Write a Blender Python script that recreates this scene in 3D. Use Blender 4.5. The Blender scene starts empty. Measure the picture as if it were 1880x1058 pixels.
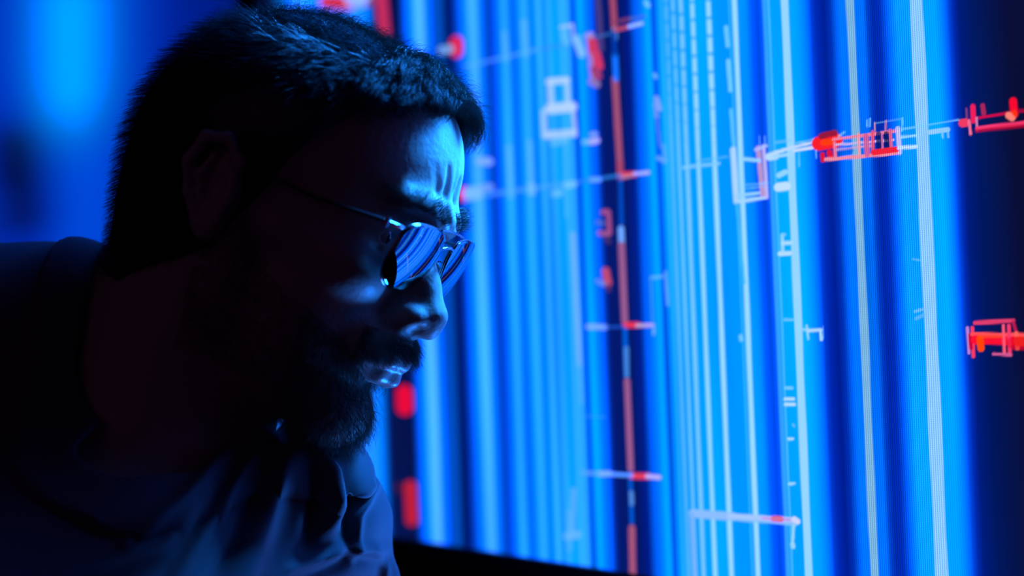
import bpy, math
import numpy as np
from mathutils import Matrix, Vector

SC = bpy.context.scene
COL = SC.collection
RNG = np.random.default_rng(7)

# ------------------------------------------------------------------ camera
FPX, CX, CY = 2611.0, 940.0, 529.0              # focal length in pixels of the 1880x1058 frame
CAM = np.array([0.0, 0.0, 1.22])
ds = np.array([-2197.0, -147.0, -2611.0]); ds /= np.linalg.norm(ds)
AX = -ds                                        # room X axis in camera coordinates (x right, y up, z back)
AZ = np.array([-.037, 1.0, -.025]); AZ -= AZ.dot(AX)*AX; AZ /= np.linalg.norm(AZ)
AY = np.cross(AZ, AX)
RWC = np.array([AX, AY, AZ])                    # camera -> room rotation

def cp(px, py, d):                              # camera-space point seen at a pixel, d metres away
    return np.array([(px-CX)/FPX*d, (CY-py)/FPX*d, -d])
def c2w(p): return (np.asarray(p) @ RWC.T) + CAM
def w2c(p): return (np.asarray(p) - CAM) @ RWC
def proj(pw):
    c = w2c(pw); return CX + FPX*c[..., 0]/-c[..., 2], CY - FPX*c[..., 1]/-c[..., 2]

cd = bpy.data.cameras.new('camera'); cam = bpy.data.objects.new('camera', cd); COL.objects.link(cam)
cd.sensor_width = 36.0; cd.lens = 36.0*FPX/1880.0; cd.clip_start = .02
mw = Matrix.Identity(4)
for i in range(3):
    for j in range(3): mw[i][j] = RWC[i][j]
    mw[i][3] = CAM[i]
cam.matrix_world = mw
cd.dof.use_dof = True; cd.dof.focus_distance = .845; cd.dof.aperture_fstop = 2.35; cd.dof.aperture_blades = 0
SC.camera = cam
SC.view_settings.view_transform = 'Standard'; SC.view_settings.look = 'None'
SC.view_settings.exposure = 0.0; SC.view_settings.gamma = 1.0
SC.cycles.use_denoising = True
SC.cycles.max_bounces = 6; SC.cycles.transparent_max_bounces = 12
SC.cycles.caustics_reflective = False; SC.cycles.caustics_refractive = False

w = bpy.data.worlds.new('night'); SC.world = w; w.use_nodes = True
w.node_tree.nodes['Background'].inputs[0].default_value = (.02, .006, .03, 1)
w.node_tree.nodes['Background'].inputs[1].default_value = .3

def area(name, loc, target, size, col, power):
    l = bpy.data.lights.new(name, 'AREA'); l.energy = power; l.color = col; l.size = size
    o = bpy.data.objects.new(name, l); COL.objects.link(o); o.location = loc
    o.rotation_euler = (Vector(target)-Vector(loc)).to_track_quat('-Z', 'Y').to_euler()
    return o
# dim violet fill added overhead to lift the blacks, and a small red lamp standing low in front of the man
area('added_violet_fill', (-.2, -1.6, 2.6), (-.7, .3, 1.2), 1.6, (1, .30, .95), .40)
RED = area('red_lamp', tuple(c2w(cp(980, 1420, .90))), tuple(c2w(cp(700, 640, .86))), .10, (1, .05, .02), .02)

k1 = area('added_blue_fill', tuple(c2w(cp(1260, -180, .962))), tuple(c2w(cp(815, 270, .86))), .13, (.01, .22, 1.0), 3.0); k1.data.spread = math.radians(44)  # unseen fill added above the view to brighten the forehead
k2 = area('added_blue_fill', tuple(c2w(cp(1240, 1420, .965))), tuple(c2w(cp(690, 760, .86))), .08, (.01, .20, 1.0), .20); k2.data.spread = math.radians(45)  # weaker unseen fill, added below for the lips and neck

Y0 = float(c2w(cp(1650, 560, .85))[1])          # plane of the display

# ------------------------------------------------------------------ helpers
def lin(c):
    c = np.asarray(c, float)/255.0
    return np.where(c <= .04045, c/12.92, ((c+.055)/1.055)**2.4)

def mat(name, base, rough=.6, metal=0.0, spec=.5, bump=None, sheen=0.0, coat=0.0, var=0.0):
    m = bpy.data.materials.new(name); m.use_nodes = True
    n = m.node_tree.nodes; l = m.node_tree.links; b = n['Principled BSDF']
    b.inputs['Base Color'].default_value = (*base, 1)
    b.inputs['Roughness'].default_value = rough; b.inputs['Metallic'].default_value = metal
    b.inputs['Specular IOR Level'].default_value = spec
    b.inputs['Sheen Weight'].default_value = sheen
    b.inputs['Coat Weight'].default_value = coat
    tc = n.new('ShaderNodeTexCoord')
    if bump:
        sc, st, dist = bump
        t = n.new('ShaderNodeTexNoise'); t.inputs['Scale'].default_value = sc; t.inputs['Detail'].default_value = 5
        l.new(tc.outputs['Object'], t.inputs['Vector'])
        bp = n.new('ShaderNodeBump'); bp.inputs['Strength'].default_value = st; bp.inputs['Distance'].default_value = dist
        l.new(t.outputs['Fac'], bp.inputs['Height']); l.new(bp.outputs['Normal'], b.inputs['Normal'])
    if var:
        t = n.new('ShaderNodeTexNoise'); t.inputs['Scale'].default_value = 30
        l.new(tc.outputs['Object'], t.inputs['Vector'])
        r = n.new('ShaderNodeValToRGB')
        r.color_ramp.elements[0].color = (*[c*(1-var) for c in base], 1)
        r.color_ramp.elements[1].color = (*[min(1, c*(1+var)) for c in base], 1)
        l.new(t.outputs['Fac'], r.inputs['Fac']); l.new(r.outputs['Color'], b.inputs['Base Color'])
    return m

def link(name, me, m, parent=None, smooth=True):
    if smooth: me.polygons.foreach_set('use_smooth', np.ones(len(me.polygons), bool))
    me.materials.append(m)
    o = bpy.data.objects.new(name, me); COL.objects.link(o)
    if parent: o.parent = parent
    return o

def mesh_np(name, V, F):
    V = np.asarray(V, np.float32); F = np.asarray(F, np.int32)
    me = bpy.data.meshes.new(name); k = F.shape[1]
    me.vertices.add(len(V)); me.vertices.foreach_set('co', V.ravel())
    me.loops.add(F.size); me.loops.foreach_set('vertex_index', F.ravel())
    me.polygons.add(len(F)); me.polygons.foreach_set('loop_start', np.arange(0, F.size, k, dtype=np.int32))
    me.update(calc_edges=True); me.validate()
    return me

def box(name, lo, hi, m, parent=None, bev=0.0):
    x0, y0, z0 = lo; x1, y1, z1 = hi
    V = [(x, y, z) for x in (x0, x1) for y in (y0, y1) for z in (z0, z1)]
    F = [(0, 1, 3, 2), (4, 6, 7, 5), (0, 4, 5, 1), (2, 3, 7, 6), (0, 2, 6, 4), (1, 5, 7, 3)]
    o = link(name, mesh_np(name, V, F), m, parent, smooth=False)
    if bev:
        b = o.modifiers.new('bevel', 'BEVEL'); b.width = bev; b.segments = 3
    return o

def props(o, label=None, cat=None, group=None, kind=None):
    if label: o['label'] = label
    if cat: o['category'] = cat
    if group: o['group'] = group
    if kind: o['kind'] = kind
    return o

# ------------------------------------------------------------------ materials
M_wall = mat('black_wall', (.016, .015, .018), .7, bump=(60, .2, .002))
M_floor = mat('dark_floor', (.02, .02, .022), .45, bump=(40, .2, .002))
M_bezel = mat('black_bezel', (.012, .012, .014), .38)
M_skin = mat('skin', (.56, .44, .38), .46, spec=.55, bump=(260, .6, .0009), var=.10)
M_lip = mat('lip_skin', (.50, .28, .25), .32, spec=.6, bump=(700, .4, .0005))
M_hair = mat('dark_hair', (.030, .025, .022), .30, spec=.6)
M_beard = mat('beard_hair', (.17, .13, .11), .40, spec=.6)
M_shirt = mat('shirt_cloth', (.10, .11, .13), .75, bump=(900, .35, .0006), sheen=.15)
M_metal = mat('glasses_metal', (.55, .56, .60), .18, metal=1.0)
M_eye = mat('eye_white', (.62, .60, .58), .12, coat=1.0)
M_iris = mat('iris', (.05, .035, .02), .1, coat=1.0)
M_pad = mat('nose_pad', (.6, .6, .6), .2)

m = bpy.data.materials.new('lens_glass'); m.use_nodes = True; n = m.node_tree.nodes; l = m.node_tree.links
n.clear(); out = n.new('ShaderNodeOutputMaterial'); mx = n.new('ShaderNodeMixShader')
tr = n.new('ShaderNodeBsdfTransparent'); gl = n.new('ShaderNodeBsdfGlossy'); fr = n.new('ShaderNodeFresnel')
tr.inputs[0].default_value = (.93, .94, .96, 1); gl.inputs['Roughness'].default_value = 0.0; gl.inputs['Color'].default_value = (.40, .95, 1, 1)
fr.inputs['IOR'].default_value = 5.5
l.new(fr.outputs[0], mx.inputs[0]); l.new(tr.outputs[0], mx.inputs[1]); l.new(gl.outputs[0], mx.inputs[2])
l.new(mx.outputs[0], out.inputs[0]); M_lens = m

# ------------------------------------------------------------------ display content (colours of what the screen shows)
STOPS = [(-200, 0, 40, 160), (430, 4, 12, 45), (520, 4, 14, 50), (555, 0, 120, 245), (575, 50, 175, 255), (600, 0, 150, 250), (640, 0, 110, 240),
 (675, 40, 165, 250), (697, 0, 135, 240), (705, 0, 105, 225), (711, 0, 40, 140), (716, 5, 20, 80), (758, 5, 18, 75),
 (761, 0, 40, 150), (766, 0, 85, 230), (775, 0, 120, 250), (783, 0, 150, 250), (788, 60, 180, 255), (799, 90, 188, 255),
 (803, 50, 160, 255), (807, 0, 130, 255), (815, 0, 100, 240), (822, 0, 75, 200), (836, 0, 75, 185), (843, 0, 30, 110),
 (855, 0, 25, 110), (860, 0, 50, 195), (870, 0, 100, 240), (882, 0, 145, 250), (888, 60, 180, 255), (899, 70, 182, 255),
 (904, 0, 140, 250), (914, 0, 100, 230), (921, 0, 60, 200), (928, 0, 70, 222), (937, 0, 100, 240), (945, 0, 150, 250),
 (952, 45, 172, 255), (958, 20, 160, 250), (964, 0, 110, 235), (973, 0, 110, 248), (979, 0, 150, 250), (990, 45, 177, 255),
 (998, 0, 140, 250), (1003, 0, 118, 245), (1010, 0, 150, 250), (1016, 55, 178, 255), (1023, 0, 145, 245), (1027, 0, 132, 240),
 (1034, 45, 172, 255), (1040, 10, 162, 250), (1052, 0, 158, 250), (1059, 60, 185, 255), (1063, 0, 160, 250), (1068, 60, 180, 255),
 (1073, 0, 140, 250), (1079, 0, 90, 220), (1082, 0, 58, 188), (1087, 0, 150, 250), (1094, 0, 172, 255), (1099, 0, 140, 250),
 (1106, 0, 115, 250), (1115, 0, 90, 235), (1121, 0, 42, 170), (1127, 4, 26, 112), (1165, 4, 24, 105), (1183, 0, 30, 145),
 (1190, 0, 80, 222), (1203, 0, 115, 250), (1211, 0, 142, 250), (1217, 0, 172, 255), (1222, 0, 150, 250), (1227, 0, 84, 215),
 (1231, 0, 84, 222), (1235, 0, 140, 242), (1241, 0, 160, 250), (1244, 45, 180, 255), (1247, 0, 160, 250), (1290, 0, 160, 255),
 (1315, 0, 164, 255), (1345, 0, 150, 255), (1365, 0, 150, 255), (1388, 0, 152, 255), (1400, 0, 140, 255), (1410, 0, 92, 240),
 (1422, 0, 70, 225), (1430, 0, 92, 240), (1436, 10, 155, 250), (1443, 0, 168, 255), (1455, 0, 166, 255), (1485, 0, 172, 255),
 (1496, 0, 160, 255), (1508, 0, 130, 255), (1516, 0, 98, 245), (1521, 0, 60, 215), (1530, 0, 40, 178), (1545, 0, 30, 148),
 (1557, 0, 50, 185), (1565, 0, 90, 230), (1575, 0, 120, 246), (1606, 0, 112, 232), (1617, 0, 110, 240), (1625, 0, 62, 202),
 (1635, 0, 40, 168), (1648, 0, 45, 185), (1658, 0, 82, 232), (1668, 0, 122, 250), (1680, 8, 160, 255), (1700, 8, 160, 255),
 (1735, 0, 166, 255), (1750, 0, 168, 255), (1760, 0, 146, 255), (1770, 0, 110, 250), (1777, 0, 70, 222), (1785, 0, 42, 175),
 (1795, 0, 28, 125), (1820, 1, 24, 96), (1850, 5, 20, 78), (1885, 9, 15, 56), (2050, 5, 8, 30), (60000, 3, 4, 12)]
SX = np.array([s[0] for s in STOPS], float); SCOL = lin(np.array([s[1:] for s in STOPS], float))

LINES = [  # q (x at row 800), width, colour, strength
 (1253, 5, (95, 192, 255), .8), (1266, 6, (105, 197, 255), .9), (1280.5, 7, (118, 202, 255), 1), (1301.5, 7, (145, 218, 255), 1),
 (1331.5, 8, (152, 220, 255), 1), (1370, 3.5, (50, 185, 255), .8), (1380, 9, (152, 220, 255), 1), (1443, 2.5, (110, 205, 255), .6),
 (1435, 7, (60, 165, 245), .7), (1473, 14, (150, 215, 252), 1), (1594, 15, (120, 180, 225), 1), (1717, 24, (138, 202, 246), 1)]

def smooth(t): t = np.clip(t, 0, 1); return t*t*(3-2*t)

W_ = (185, 215, 255); P_ = (190, 140, 190); R_ = (215, 45, 85); H_ = (255, 25, 35); O_ = (255, 70, 20); C_ = (120, 205, 255)
SEG = [  # x0,y0,x1,y1,width,colour,alpha  (in the photograph's frame, later carried onto the display's plane)
 # thin red signal line, dashed with blue
 (1123, -30, 1128, 50, 10, (165, 75, 110), .95), (1129, 145, 1138, 300, 11, (160, 80, 120), .95), (1138, 300, 1139, 326, 11, (165, 70, 110), .95),
 (1128, 55, 1129, 70, 9, (80, 150, 235), .8), (1129, 100, 1131, 145, 10, (20, 120, 240), .85), (1127, 60, 1129, 100, 8, (0, 60, 180), .8),
 (1139, 330, 1141, 410, 8, (0, 80, 210), .7), (1140, 420, 1141, 446, 10, (110, 170, 235), .9), (1141, 450, 1147, 590, 11, (152, 92, 146), .95),
 (1147, 596, 1150, 690, 8, (0, 95, 230), .8), (1150, 640, 1151, 690, 8, (80, 150, 230), .6), (1151, 700, 1158, 862, 10, (155, 92, 146), .95),
 (1157, 868, 1160, 960, 7, (0, 90, 220), .8), (1159, 905, 1160, 925, 7, (90, 150, 230), .7), (1160, 970, 1162, 1075, 11, (165, 85, 125), .95),
 (1097, -20, 1104, 90, 9, (70, 60, 130), .9),
 # branches off the red line
 (1130, 40, 1160, 34, 6, (120, 60, 110), .8), (1158, 35, 1184, 30, 5, (60, 110, 220), .8), (1130, 55, 1155, 49, 7, (185, 75, 110), .9), (1155, 49, 1178, 43, 6, (150, 190, 245), .9),
 (1142, 321, 1165, 320, 9, (235, 60, 90), .95), (1165, 319, 1190, 317, 6, (170, 180, 240), .9), (1142, 326, 1160, 322, 6, (190, 120, 160), .9),
 (1148, 597, 1172, 597, 9, (240, 55, 85), .95), (1170, 598, 1198, 597, 6, (190, 170, 225), .9), (1200, 602, 1200, 614, 4, (120, 190, 255), .8),
 (1080, 600, 1112, 601, 8, (130, 180, 245), .8), (1112, 601, 1146, 600, 4, (30, 90, 220), .7),
 (1160, 874, 1190, 875, 10, (235, 60, 95), .95), (1188, 875, 1210, 877, 7, (190, 180, 235), .9), (1070, 868, 1160, 873, 6, (90, 165, 245), .85), (1102, 870, 1120, 870, 8, (140, 190, 250), .7),
 (1071, 764, 1110, 766, 4, (40, 150, 250), .5),
 # long sloping hairline at the top left
 (855, 122, 990, 90, 5, (90, 180, 255), .45), (990, 92, 1120, 62, 4, (60, 130, 230), .5),
 (860, 362, 1060, 335, 7, (80, 170, 255), .5), (1040, 337, 1140, 322, 5, (40, 130, 240), .7), (1255, 308, 1320, 300, 5, (130, 205, 255), .8), (1280, 296, 1335, 288, 3, (90, 190, 255), .6),
 # red dots with pale tails
 (838, 78, 838, 94, 22, (225, 40, 90), 1), (812, 92, 826, 90, 14, (120, 170, 235), .8), (849, 356, 852, 356, 23, (235, 45, 75), 1), (862, 356, 876, 354, 22, (120, 190, 255), .9),
 (880, 296, 898, 297, 13, (130, 180, 245), .8), (885, 345, 900, 344, 12, (120, 170, 240), .7), (742, 722, 743, 748, 27, (235, 10, 60), 1), (753, 894, 756, 955, 21, (190, 30, 60), 1), (733, 893, 736, 902, 12, (70, 25, 60), .7),
 (598, 4, 640, 6, 22, (215, 50, 80), 1), (648, -6, 664, -4, 30, (150, 190, 240), 1), (697, -40, 706, 62, 20, (195, 45, 95), .95), (676, 6, 690, -4, 10, (150, 60, 100), .8),
 # pale and red cluster left of the red line
 (1030, 50, 1050, 46, 5, W_, .6), (1050, 46, 1054, 76, 5, W_, .5), (1036, 60, 1040, 78, 12, C_, .4), (1058, 72, 1068, 98, 14, (130, 195, 250), .8), (1078, 66, 1086, 64, 9, (170, 150, 210), .8), (1080, 70, 1088, 150, 8, (160, 130, 200), .8),
 (1088, 78, 1090, 92, 16, (205, 55, 105), .95), (1095, 100, 1097, 108, 15, (205, 60, 110), .95), (1098, 116, 1099, 122, 16, (215, 55, 105), .95), (1092, 128, 1098, 140, 14, (160, 60, 120), .9), (1086, 150, 1096, 155, 12, (140, 120, 190), .8),
 # pale double box
 (1008, 150, 1040, 147, 11, W_, .75), (1010, 150, 1012, 190, 10, W_, .6), (1041, 148, 1043, 190, 8, W_, .6), (1010, 200, 1050, 196, 17, W_, .8), (998, 205, 1000, 250, 9, W_, .55), (1052, 198, 1056, 248, 7, W_, .6),
 (1006, 248, 1052, 244, 13, W_, .65), (1024, 168, 1026, 172, 8, (30, 140, 250), .6), (1016, 262, 1038, 258, 12, C_, .4), (1020, 215, 1021, 240, 4, (40, 140, 240), .5), (1028, 215, 1029, 240, 4, (40, 140, 240), .5),
 (1086, 247, 1094, 246, 7, (140, 180, 245), .7), (1072, 261, 1084, 260, 8, C_, .6), (1086, 260, 1096, 258, 10, (180, 180, 240), .85), (1086, 330, 1100, 330, 8, (110, 180, 250), .7), (1040, 340, 1052, 338, 12, C_, .7), (1018, 356, 1028, 354, 12, C_, .5),
 (1036, 262, 1040, 400, 2.5, (90, 190, 255), .6), (934, 270, 938, 360, 9, (95, 185, 255), .6), (972, 260, 976, 355, 8, (95, 185, 255), .6), (975, 342, 976, 352, 13, (120, 195, 255), .6), (926, 60, 929, 110, 8, (90, 180, 255), .6), (962, 40, 965, 100, 10, (90, 185, 255), .6),
 # digit-like marks in the dark column
 (1107, 390, 1114, 388, 8, (165, 80, 140), .9), (1117, 390, 1119, 428, 8, (160, 80, 140), .9), (1101, 428, 1117, 430, 8, (160, 85, 145), .9), (1098, 408, 1106, 410, 8, (80, 110, 210), .8), (1114, 440, 1118, 444, 9, (70, 50, 110), .7),
 (1112, 498, 1116, 520, 13, (190, 75, 115), .95), (1098, 516, 1108, 522, 8, (100, 140, 230), .8), (1116, 526, 1118, 532, 8, (90, 50, 110), .7),
 (1052, 430, 1064, 670, 8, (120, 180, 250), .7), (1064, 670, 1068, 740, 6, (90, 180, 255), .5), (1050, 985, 1053, 900, 9, (110, 180, 255), .5), (1042, 985, 1060, 982, 14, (110, 190, 255), .6), (1044, 940, 1046, 1010, 7, (100, 180, 255), .4),
 # beaded pale lines left of centre right
 (1205, 180, 1211, 200, 8, (140, 175, 245), .7), (1203, 190, 1206, 215, 6, (130, 170, 240), .6), (1206, 220, 1212, 270, 3, (110, 150, 240), .5), (1209, 290, 1220, 296, 8, (100, 170, 250), .7), (1218, 268, 1222, 290, 6, (90, 170, 250), .6), (1196, 510, 1216, 508, 6, (110, 190, 255), .5),
 (1195, 510, 1198, 600, 3, (80, 170, 250), .4), (1222, 500, 1226, 560, 5, (110, 195, 255), .5), (1186, 5, 1190, 10, 8, C_, .7), (1202, 137, 1204, 142, 6, C_, .6),
 # dashed pale line
 (1333, 50, 1336, 84, 7, (110, 205, 255), .8), (1337, 112, 1341, 166, 7, (115, 205, 255), .85), (1342, 202, 1348, 275, 6, (90, 195, 255), .85),
 (1346, 275, 1352, 370, 10, (170, 215, 255), .95), (1351, 371, 1405, 363, 6, (165, 215, 255), .9), (1352, 360, 1396, 354, 5, (150, 210, 255), .85), (1353, 375, 1366, 520, 5, (60, 185, 255), .8),
 (1392, 272, 1400, 358, 8, (185, 150, 205), .9), (1402, 268, 1408, 362, 6, (185, 180, 230), .9), (1387, 275, 1407, 268, 5, (170, 190, 245), .8), (1366, 292, 1394, 295, 6, (150, 215, 255), .85), (1394, 250, 1395, 268, 2, C_, .5), (1404, 250, 1405, 268, 2, C_, .5),
 (1366, 340, 1410, 336, 3, C_, .5), (1366, 346, 1410, 343, 3, C_, .4),
 (1412, 288, 1424, 286, 13, (180, 220, 255), .95), (1418, 282, 1455, 271, 6, (185, 220, 255), .9), (1422, 287, 1455, 283, 5, (160, 215, 255), .85), (1424, 262, 1450, 258, 5, C_, .4),
 (1430, 322, 1442, 316, 9, (150, 215, 255), .85), (1429, 344, 1444, 342, 15, (190, 225, 255), .95), (1436, 432, 1437, 460, 6, (150, 215, 255), .8), (1437, 447, 1452, 446, 7, (170, 220, 255), .9), (1432, 466, 1450, 465, 8, (180, 220, 255), .9), (1436, 432, 1440, 431, 6, C_, .7),
 # red and white bar across
 (1458, 270, 1540, 250, 5, (190, 215, 255), .9), (1458, 277, 1545, 262, 5, (205, 220, 255), .9), (1458, 264, 1520, 250, 3, C_, .6),
 (1503, 264, 1534, 258, 24, (250, 30, 45), .95), (1508, 250, 1532, 244, 10, (150, 25, 60), .9), (1510, 284, 1511, 294, 8, (225, 20, 60), .95), (1523, 280, 1525, 290, 10, (225, 20, 60), .95), (1512, 262, 1528, 260, 11, (255, 60, 20), .9),
 (1532, 262, 1534, 292, 5, (240, 120, 160), .9), (1516, 293, 1650, 281, 6, (240, 140, 165), .95), (1530, 256, 1650, 240, 5, (240, 130, 165), .95), (1535, 266, 1640, 257, 4, (200, 180, 230), .85), (1536, 275, 1600, 268, 4, (200, 160, 220), .8),
 (1576, 246, 1578, 285, 4, (250, 150, 160), .85), (1590, 250, 1592, 284, 9, (215, 90, 150), .8), (1602, 242, 1603, 280, 5, (235, 80, 120), .85), (1618, 244, 1620, 276, 4, (230, 120, 170), .85), (1634, 240, 1636, 276, 6, (225, 100, 150), .85), (1648, 236, 1652, 280, 8, (190, 190, 245), .85),
 (1613, 246, 1614, 270, 9, (5, 25, 110), .8), (1627, 246, 1629, 270, 9, (5, 20, 90), .8), (1604, 280, 1646, 274, 10, (250, 35, 60), .95), (1544, 280, 1562, 277, 10, (0, 90, 220), .5),
 (1592, 232, 1592, 220, 2.5, C_, .7), (1597, 232, 1597, 218, 3, C_, .6), (1606, 240, 1606, 226, 3, (200, 130, 180), .8), (1626, 238, 1626, 222, 3, (210, 120, 170), .8), (1606, 226, 1655, 218, 1.8, C_, .5), (1656, 240, 1657, 217, 2.5, C_, .8),
 (1655, 252, 1682, 249, 5, (150, 215, 255), .8), (1650, 272, 1682, 269, 6, (190, 225, 255), .9), (1656, 237, 1700, 231, 3, C_, .6), (1700, 230, 1760, 220, 3, C_, .6), (1706, 243, 1740, 238, 8, (150, 205, 255), .85), (1730, 242, 1731, 252, 4, C_, .7), (1740, 236, 1741, 252, 4, C_, .7),
 (1467, 278, 1467, 306, 2.5, C_, .5), (1498, 276, 1499, 290, 2.5, C_, .5), (1540, 250, 1550, 243, 4, C_, .5),
 # red marks at the right edge
 (1767, 226, 1773, 225, 14, (240, 60, 100), .95), (1774, 200, 1775, 216, 4, (120, 60, 130), .8), (1779, 222, 1782, 246, 5, (240, 110, 150), .95), (1786, 196, 1787, 222, 9, (240, 30, 90), .95), (1793, 216, 1794, 238, 4, (200, 120, 180), .95),
 (1804, 194, 1806, 208, 8, (170, 40, 90), .85), (1797, 217, 1850, 207, 4, (215, 10, 75), .9), (1794, 236, 1990, 212, 6.5, (255, 60, 120), 1), (1794, 240, 1990, 216, 7, (210, 0, 50), .5), (1860, 186, 1862, 210, 13, (250, 10, 50), .95), (1852, 212, 1858, 216, 12, (255, 130, 120), .95), (1862, 206, 1864, 210, 8, (255, 50, 15), .9), (1870, 204, 1990, 194, 5, (190, 0, 60), .7),
 (1776, 602, 1779, 648, 5, (190, 130, 210), .9), (1785, 602, 1787, 655, 6, (250, 60, 100), .95), (1781, 615, 1783, 640, 6, (200, 0, 60), .9), (1790, 593, 1860, 589, 7, (225, 60, 110), .9), (1860, 590, 1866, 612, 5, (200, 30, 80), .8),
 (1785, 614, 1900, 616, 7, (255, 80, 90), .95), (1790, 624, 1870, 626, 15, (255, 15, 50), .95), (1799, 622, 1801, 640, 12, (255, 70, 10), .95), (1842, 598, 1844, 650, 5, (255, 90, 120), .9), (1852, 598, 1854, 650, 6, (250, 60, 110), .9), (1824, 650, 1856, 652, 5, (215, 90, 150), .85),
 (1866, 612, 1868, 640, 7, (255, 100, 90), .9), (1870, 627, 1990, 632, 17, (255, 60, 10), .95), (1860, 630, 1990, 636, 22, (230, 0, 40), .6), (1800, 618, 1840, 618, 5, (255, 80, 40), .5),
 # T mark and ticks
 (1474, 605, 1484, 606, 5, (140, 210, 255), .8), (1481, 598, 1484, 622, 4, (150, 215, 255), .8), (1484, 607, 1507, 606, 5.5, (175, 215, 255), .9), (1506, 606, 1508, 624, 5, (165, 215, 255), .9), (1511, 600, 1511, 622, 2, C_, .5),
 (1440, 587, 1456, 587, 4, C_, .7), (1442, 712, 1454, 713, 5, C_, .8), (1441, 733, 1457, 733, 5, (180, 220, 255), .9), (1442, 743, 1458, 743, 6, (180, 220, 255), .9), (1448, 806, 1455, 806, 5, (180, 225, 255), .8), (1449, 889, 1458, 888, 5, (160, 220, 255), .8), (1456, 780, 1458, 783, 4, C_, .5),
 (1680, 572, 1695, 568, 5, (120, 195, 255), .6), (1682, 585, 1697, 578, 6, (110, 190, 255), .5), (1676, 476, 1700, 480, 3, C_, .45), (1360, 618, 1361, 624, 7, (120, 205, 255), .8),
 # long pale bar at the bottom
 (1272, 943, 1345, 949, 14, (140, 190, 255), .9), (1340, 948, 1460, 956, 10, (165, 200, 255), .9), (1345, 954, 1462, 964, 4, (140, 195, 255), .7), (1420, 953, 1434, 954, 10, (230, 90, 130), .9), (1400, 952, 1450, 955, 5, (205, 130, 180), .6), (1458, 954, 1464, 958, 10, (205, 215, 250), .9),
 (1270, 945, 1277, 1090, 9, (120, 180, 255), .75), (1457, 965, 1455, 1000, 5, (150, 215, 255), .85), (1455, 1000, 1456, 1004, 8, (150, 215, 255), .85),
]

def content(X, Z):
    """display colour (linear) at plane coordinates X, Z (arrays)"""
    P = np.stack([X, np.full_like(X, Y0), Z], -1)
    c = w2c(P); ok = -c[..., 2] > .15
    d = np.where(ok, -c[..., 2], .15)
    px = CX + FPX*c[..., 0]/d; py = CY - FPX*c[..., 1]/d
    z8 = CAM[2]-.07
    Q = np.stack([X, np.full_like(X, Y0), np.full_like(X, z8)], -1); cq = w2c(Q); dq = np.maximum(-cq[..., 2], .03)
    q = CX + FPX*cq[..., 0]/dq
    wob = .35*np.sin(Z*41+X*13)+.25*np.sin(Z*97+X*31)
    qq = np.where(q < 2000, q + wob*np.clip((q-1200)/400, 0, 1)*.6, q)
    col = np.stack([np.interp(qq, SX, SCOL[:, k]) for k in range(3)], -1)
    # slow changes of the bands with height
    r = np.sin(qq*.043+1.3)*np.sin(Z*17+qq*.021)
    col *= (1+.10*r)[..., None]*np.array([1, 1, .6])+np.array([0, 0, .4])
    vis = ok & (px > 560) & (px < 2000) & (py > -80) & (py < 1150)
    for (lq, lw, lc, ls) in LINES:
        wd = lw/2*(1+.06*np.sin(Z*60+lq)); a = smooth((wd+.9-np.abs(qq-lq))/1.8)*ls
        if lq < 1340 and lq > 1250:                         # these break into beads towards the top
            k = 1-.75*smooth((300-py)/200)*(np.sin(py*.19+lq*1.7) > .82-.0*lq)
            a = a*k
        col = col*(1-a[..., None]) + lin(lc)*a[..., None]
    for (x0, y0, x1, y1, wd, sc, al) in SEG:
        m = vis & (px > min(x0, x1)-wd-4) & (px < max(x0, x1)+wd+4) & (py > min(y0, y1)-wd-4) & (py < max(y0, y1)+wd+4)
        if not m.any(): continue
        ax, ay = px[m]-x0, py[m]-y0; bx, by = x1-x0, y1-y0; L = bx*bx+by*by+1e-6
        t = np.clip((ax*bx+ay*by)/L, 0, 1); dd = np.hypot(ax-t*bx, ay-t*by)
        wd = wd*1.08; s = 1.0+.06*wd
        a = smooth((wd/2+s*.5-dd)/s)*min(1, al*1.12)
        col[m] = col[m]*(1-a[:, None])+lin(sc)*a[:, None]
    return col, px, py, q

def screen_mesh(name, Xs, Zs, fn):
    X, Z = np.meshgrid(Xs, Zs, indexing='ij'); nx, nz = X.shape
    V = np.stack([X, np.full_like(X, Y0), Z], -1).reshape(-1, 3)
    i = np.arange(nx-1)[:, None]*nz+np.arange(nz-1)[None]
    F = np.stack([i, i+nz, i+nz+1, i+1], -1).reshape(-1, 4)
    me = mesh_np(name, V, F); me.update()
    col = fn(X, Z).reshape(-1, 3)
    at = me.color_attributes.new('shown', 'FLOAT_COLOR', 'POINT')
    at.data.foreach_set('color', np.concatenate([col, np.ones((len(col), 1))], 1).astype(np.float32).ravel())
    return me

def plane_x(px, py=588.0):                        # X where the ray through a pixel meets the display plane
    d = np.array([(px-CX)/FPX, (CY-py)/FPX, -1.0]) @ RWC.T
    return d[0]/d[1]*Y0

XA = [plane_x(p) for p in np.arange(600, 1960, 1.6)]
X_R = .45
Z_BOT = float(CAM[2] + (lambda d: d[2]/d[1]*Y0)(np.array([(770-CX)/FPX, (CY-992)/FPX, -1.0]) @ RWC.T))
Z_TOP = 2.05

def hdr(col):                                     # brightest blues are past what the sensor holds
    b = col[..., 2]; col = col.copy(); col[..., 2] = b*(1+1.6*smooth((b-.75)/.25)); return col
def main_content(X, Z):
    c, px, py, q = content(X, Z)
    return hdr(c)*(1+1.0*smooth((Z-1.56)/.10))[..., None]  # glow raised above the view, added to light the face

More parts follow.
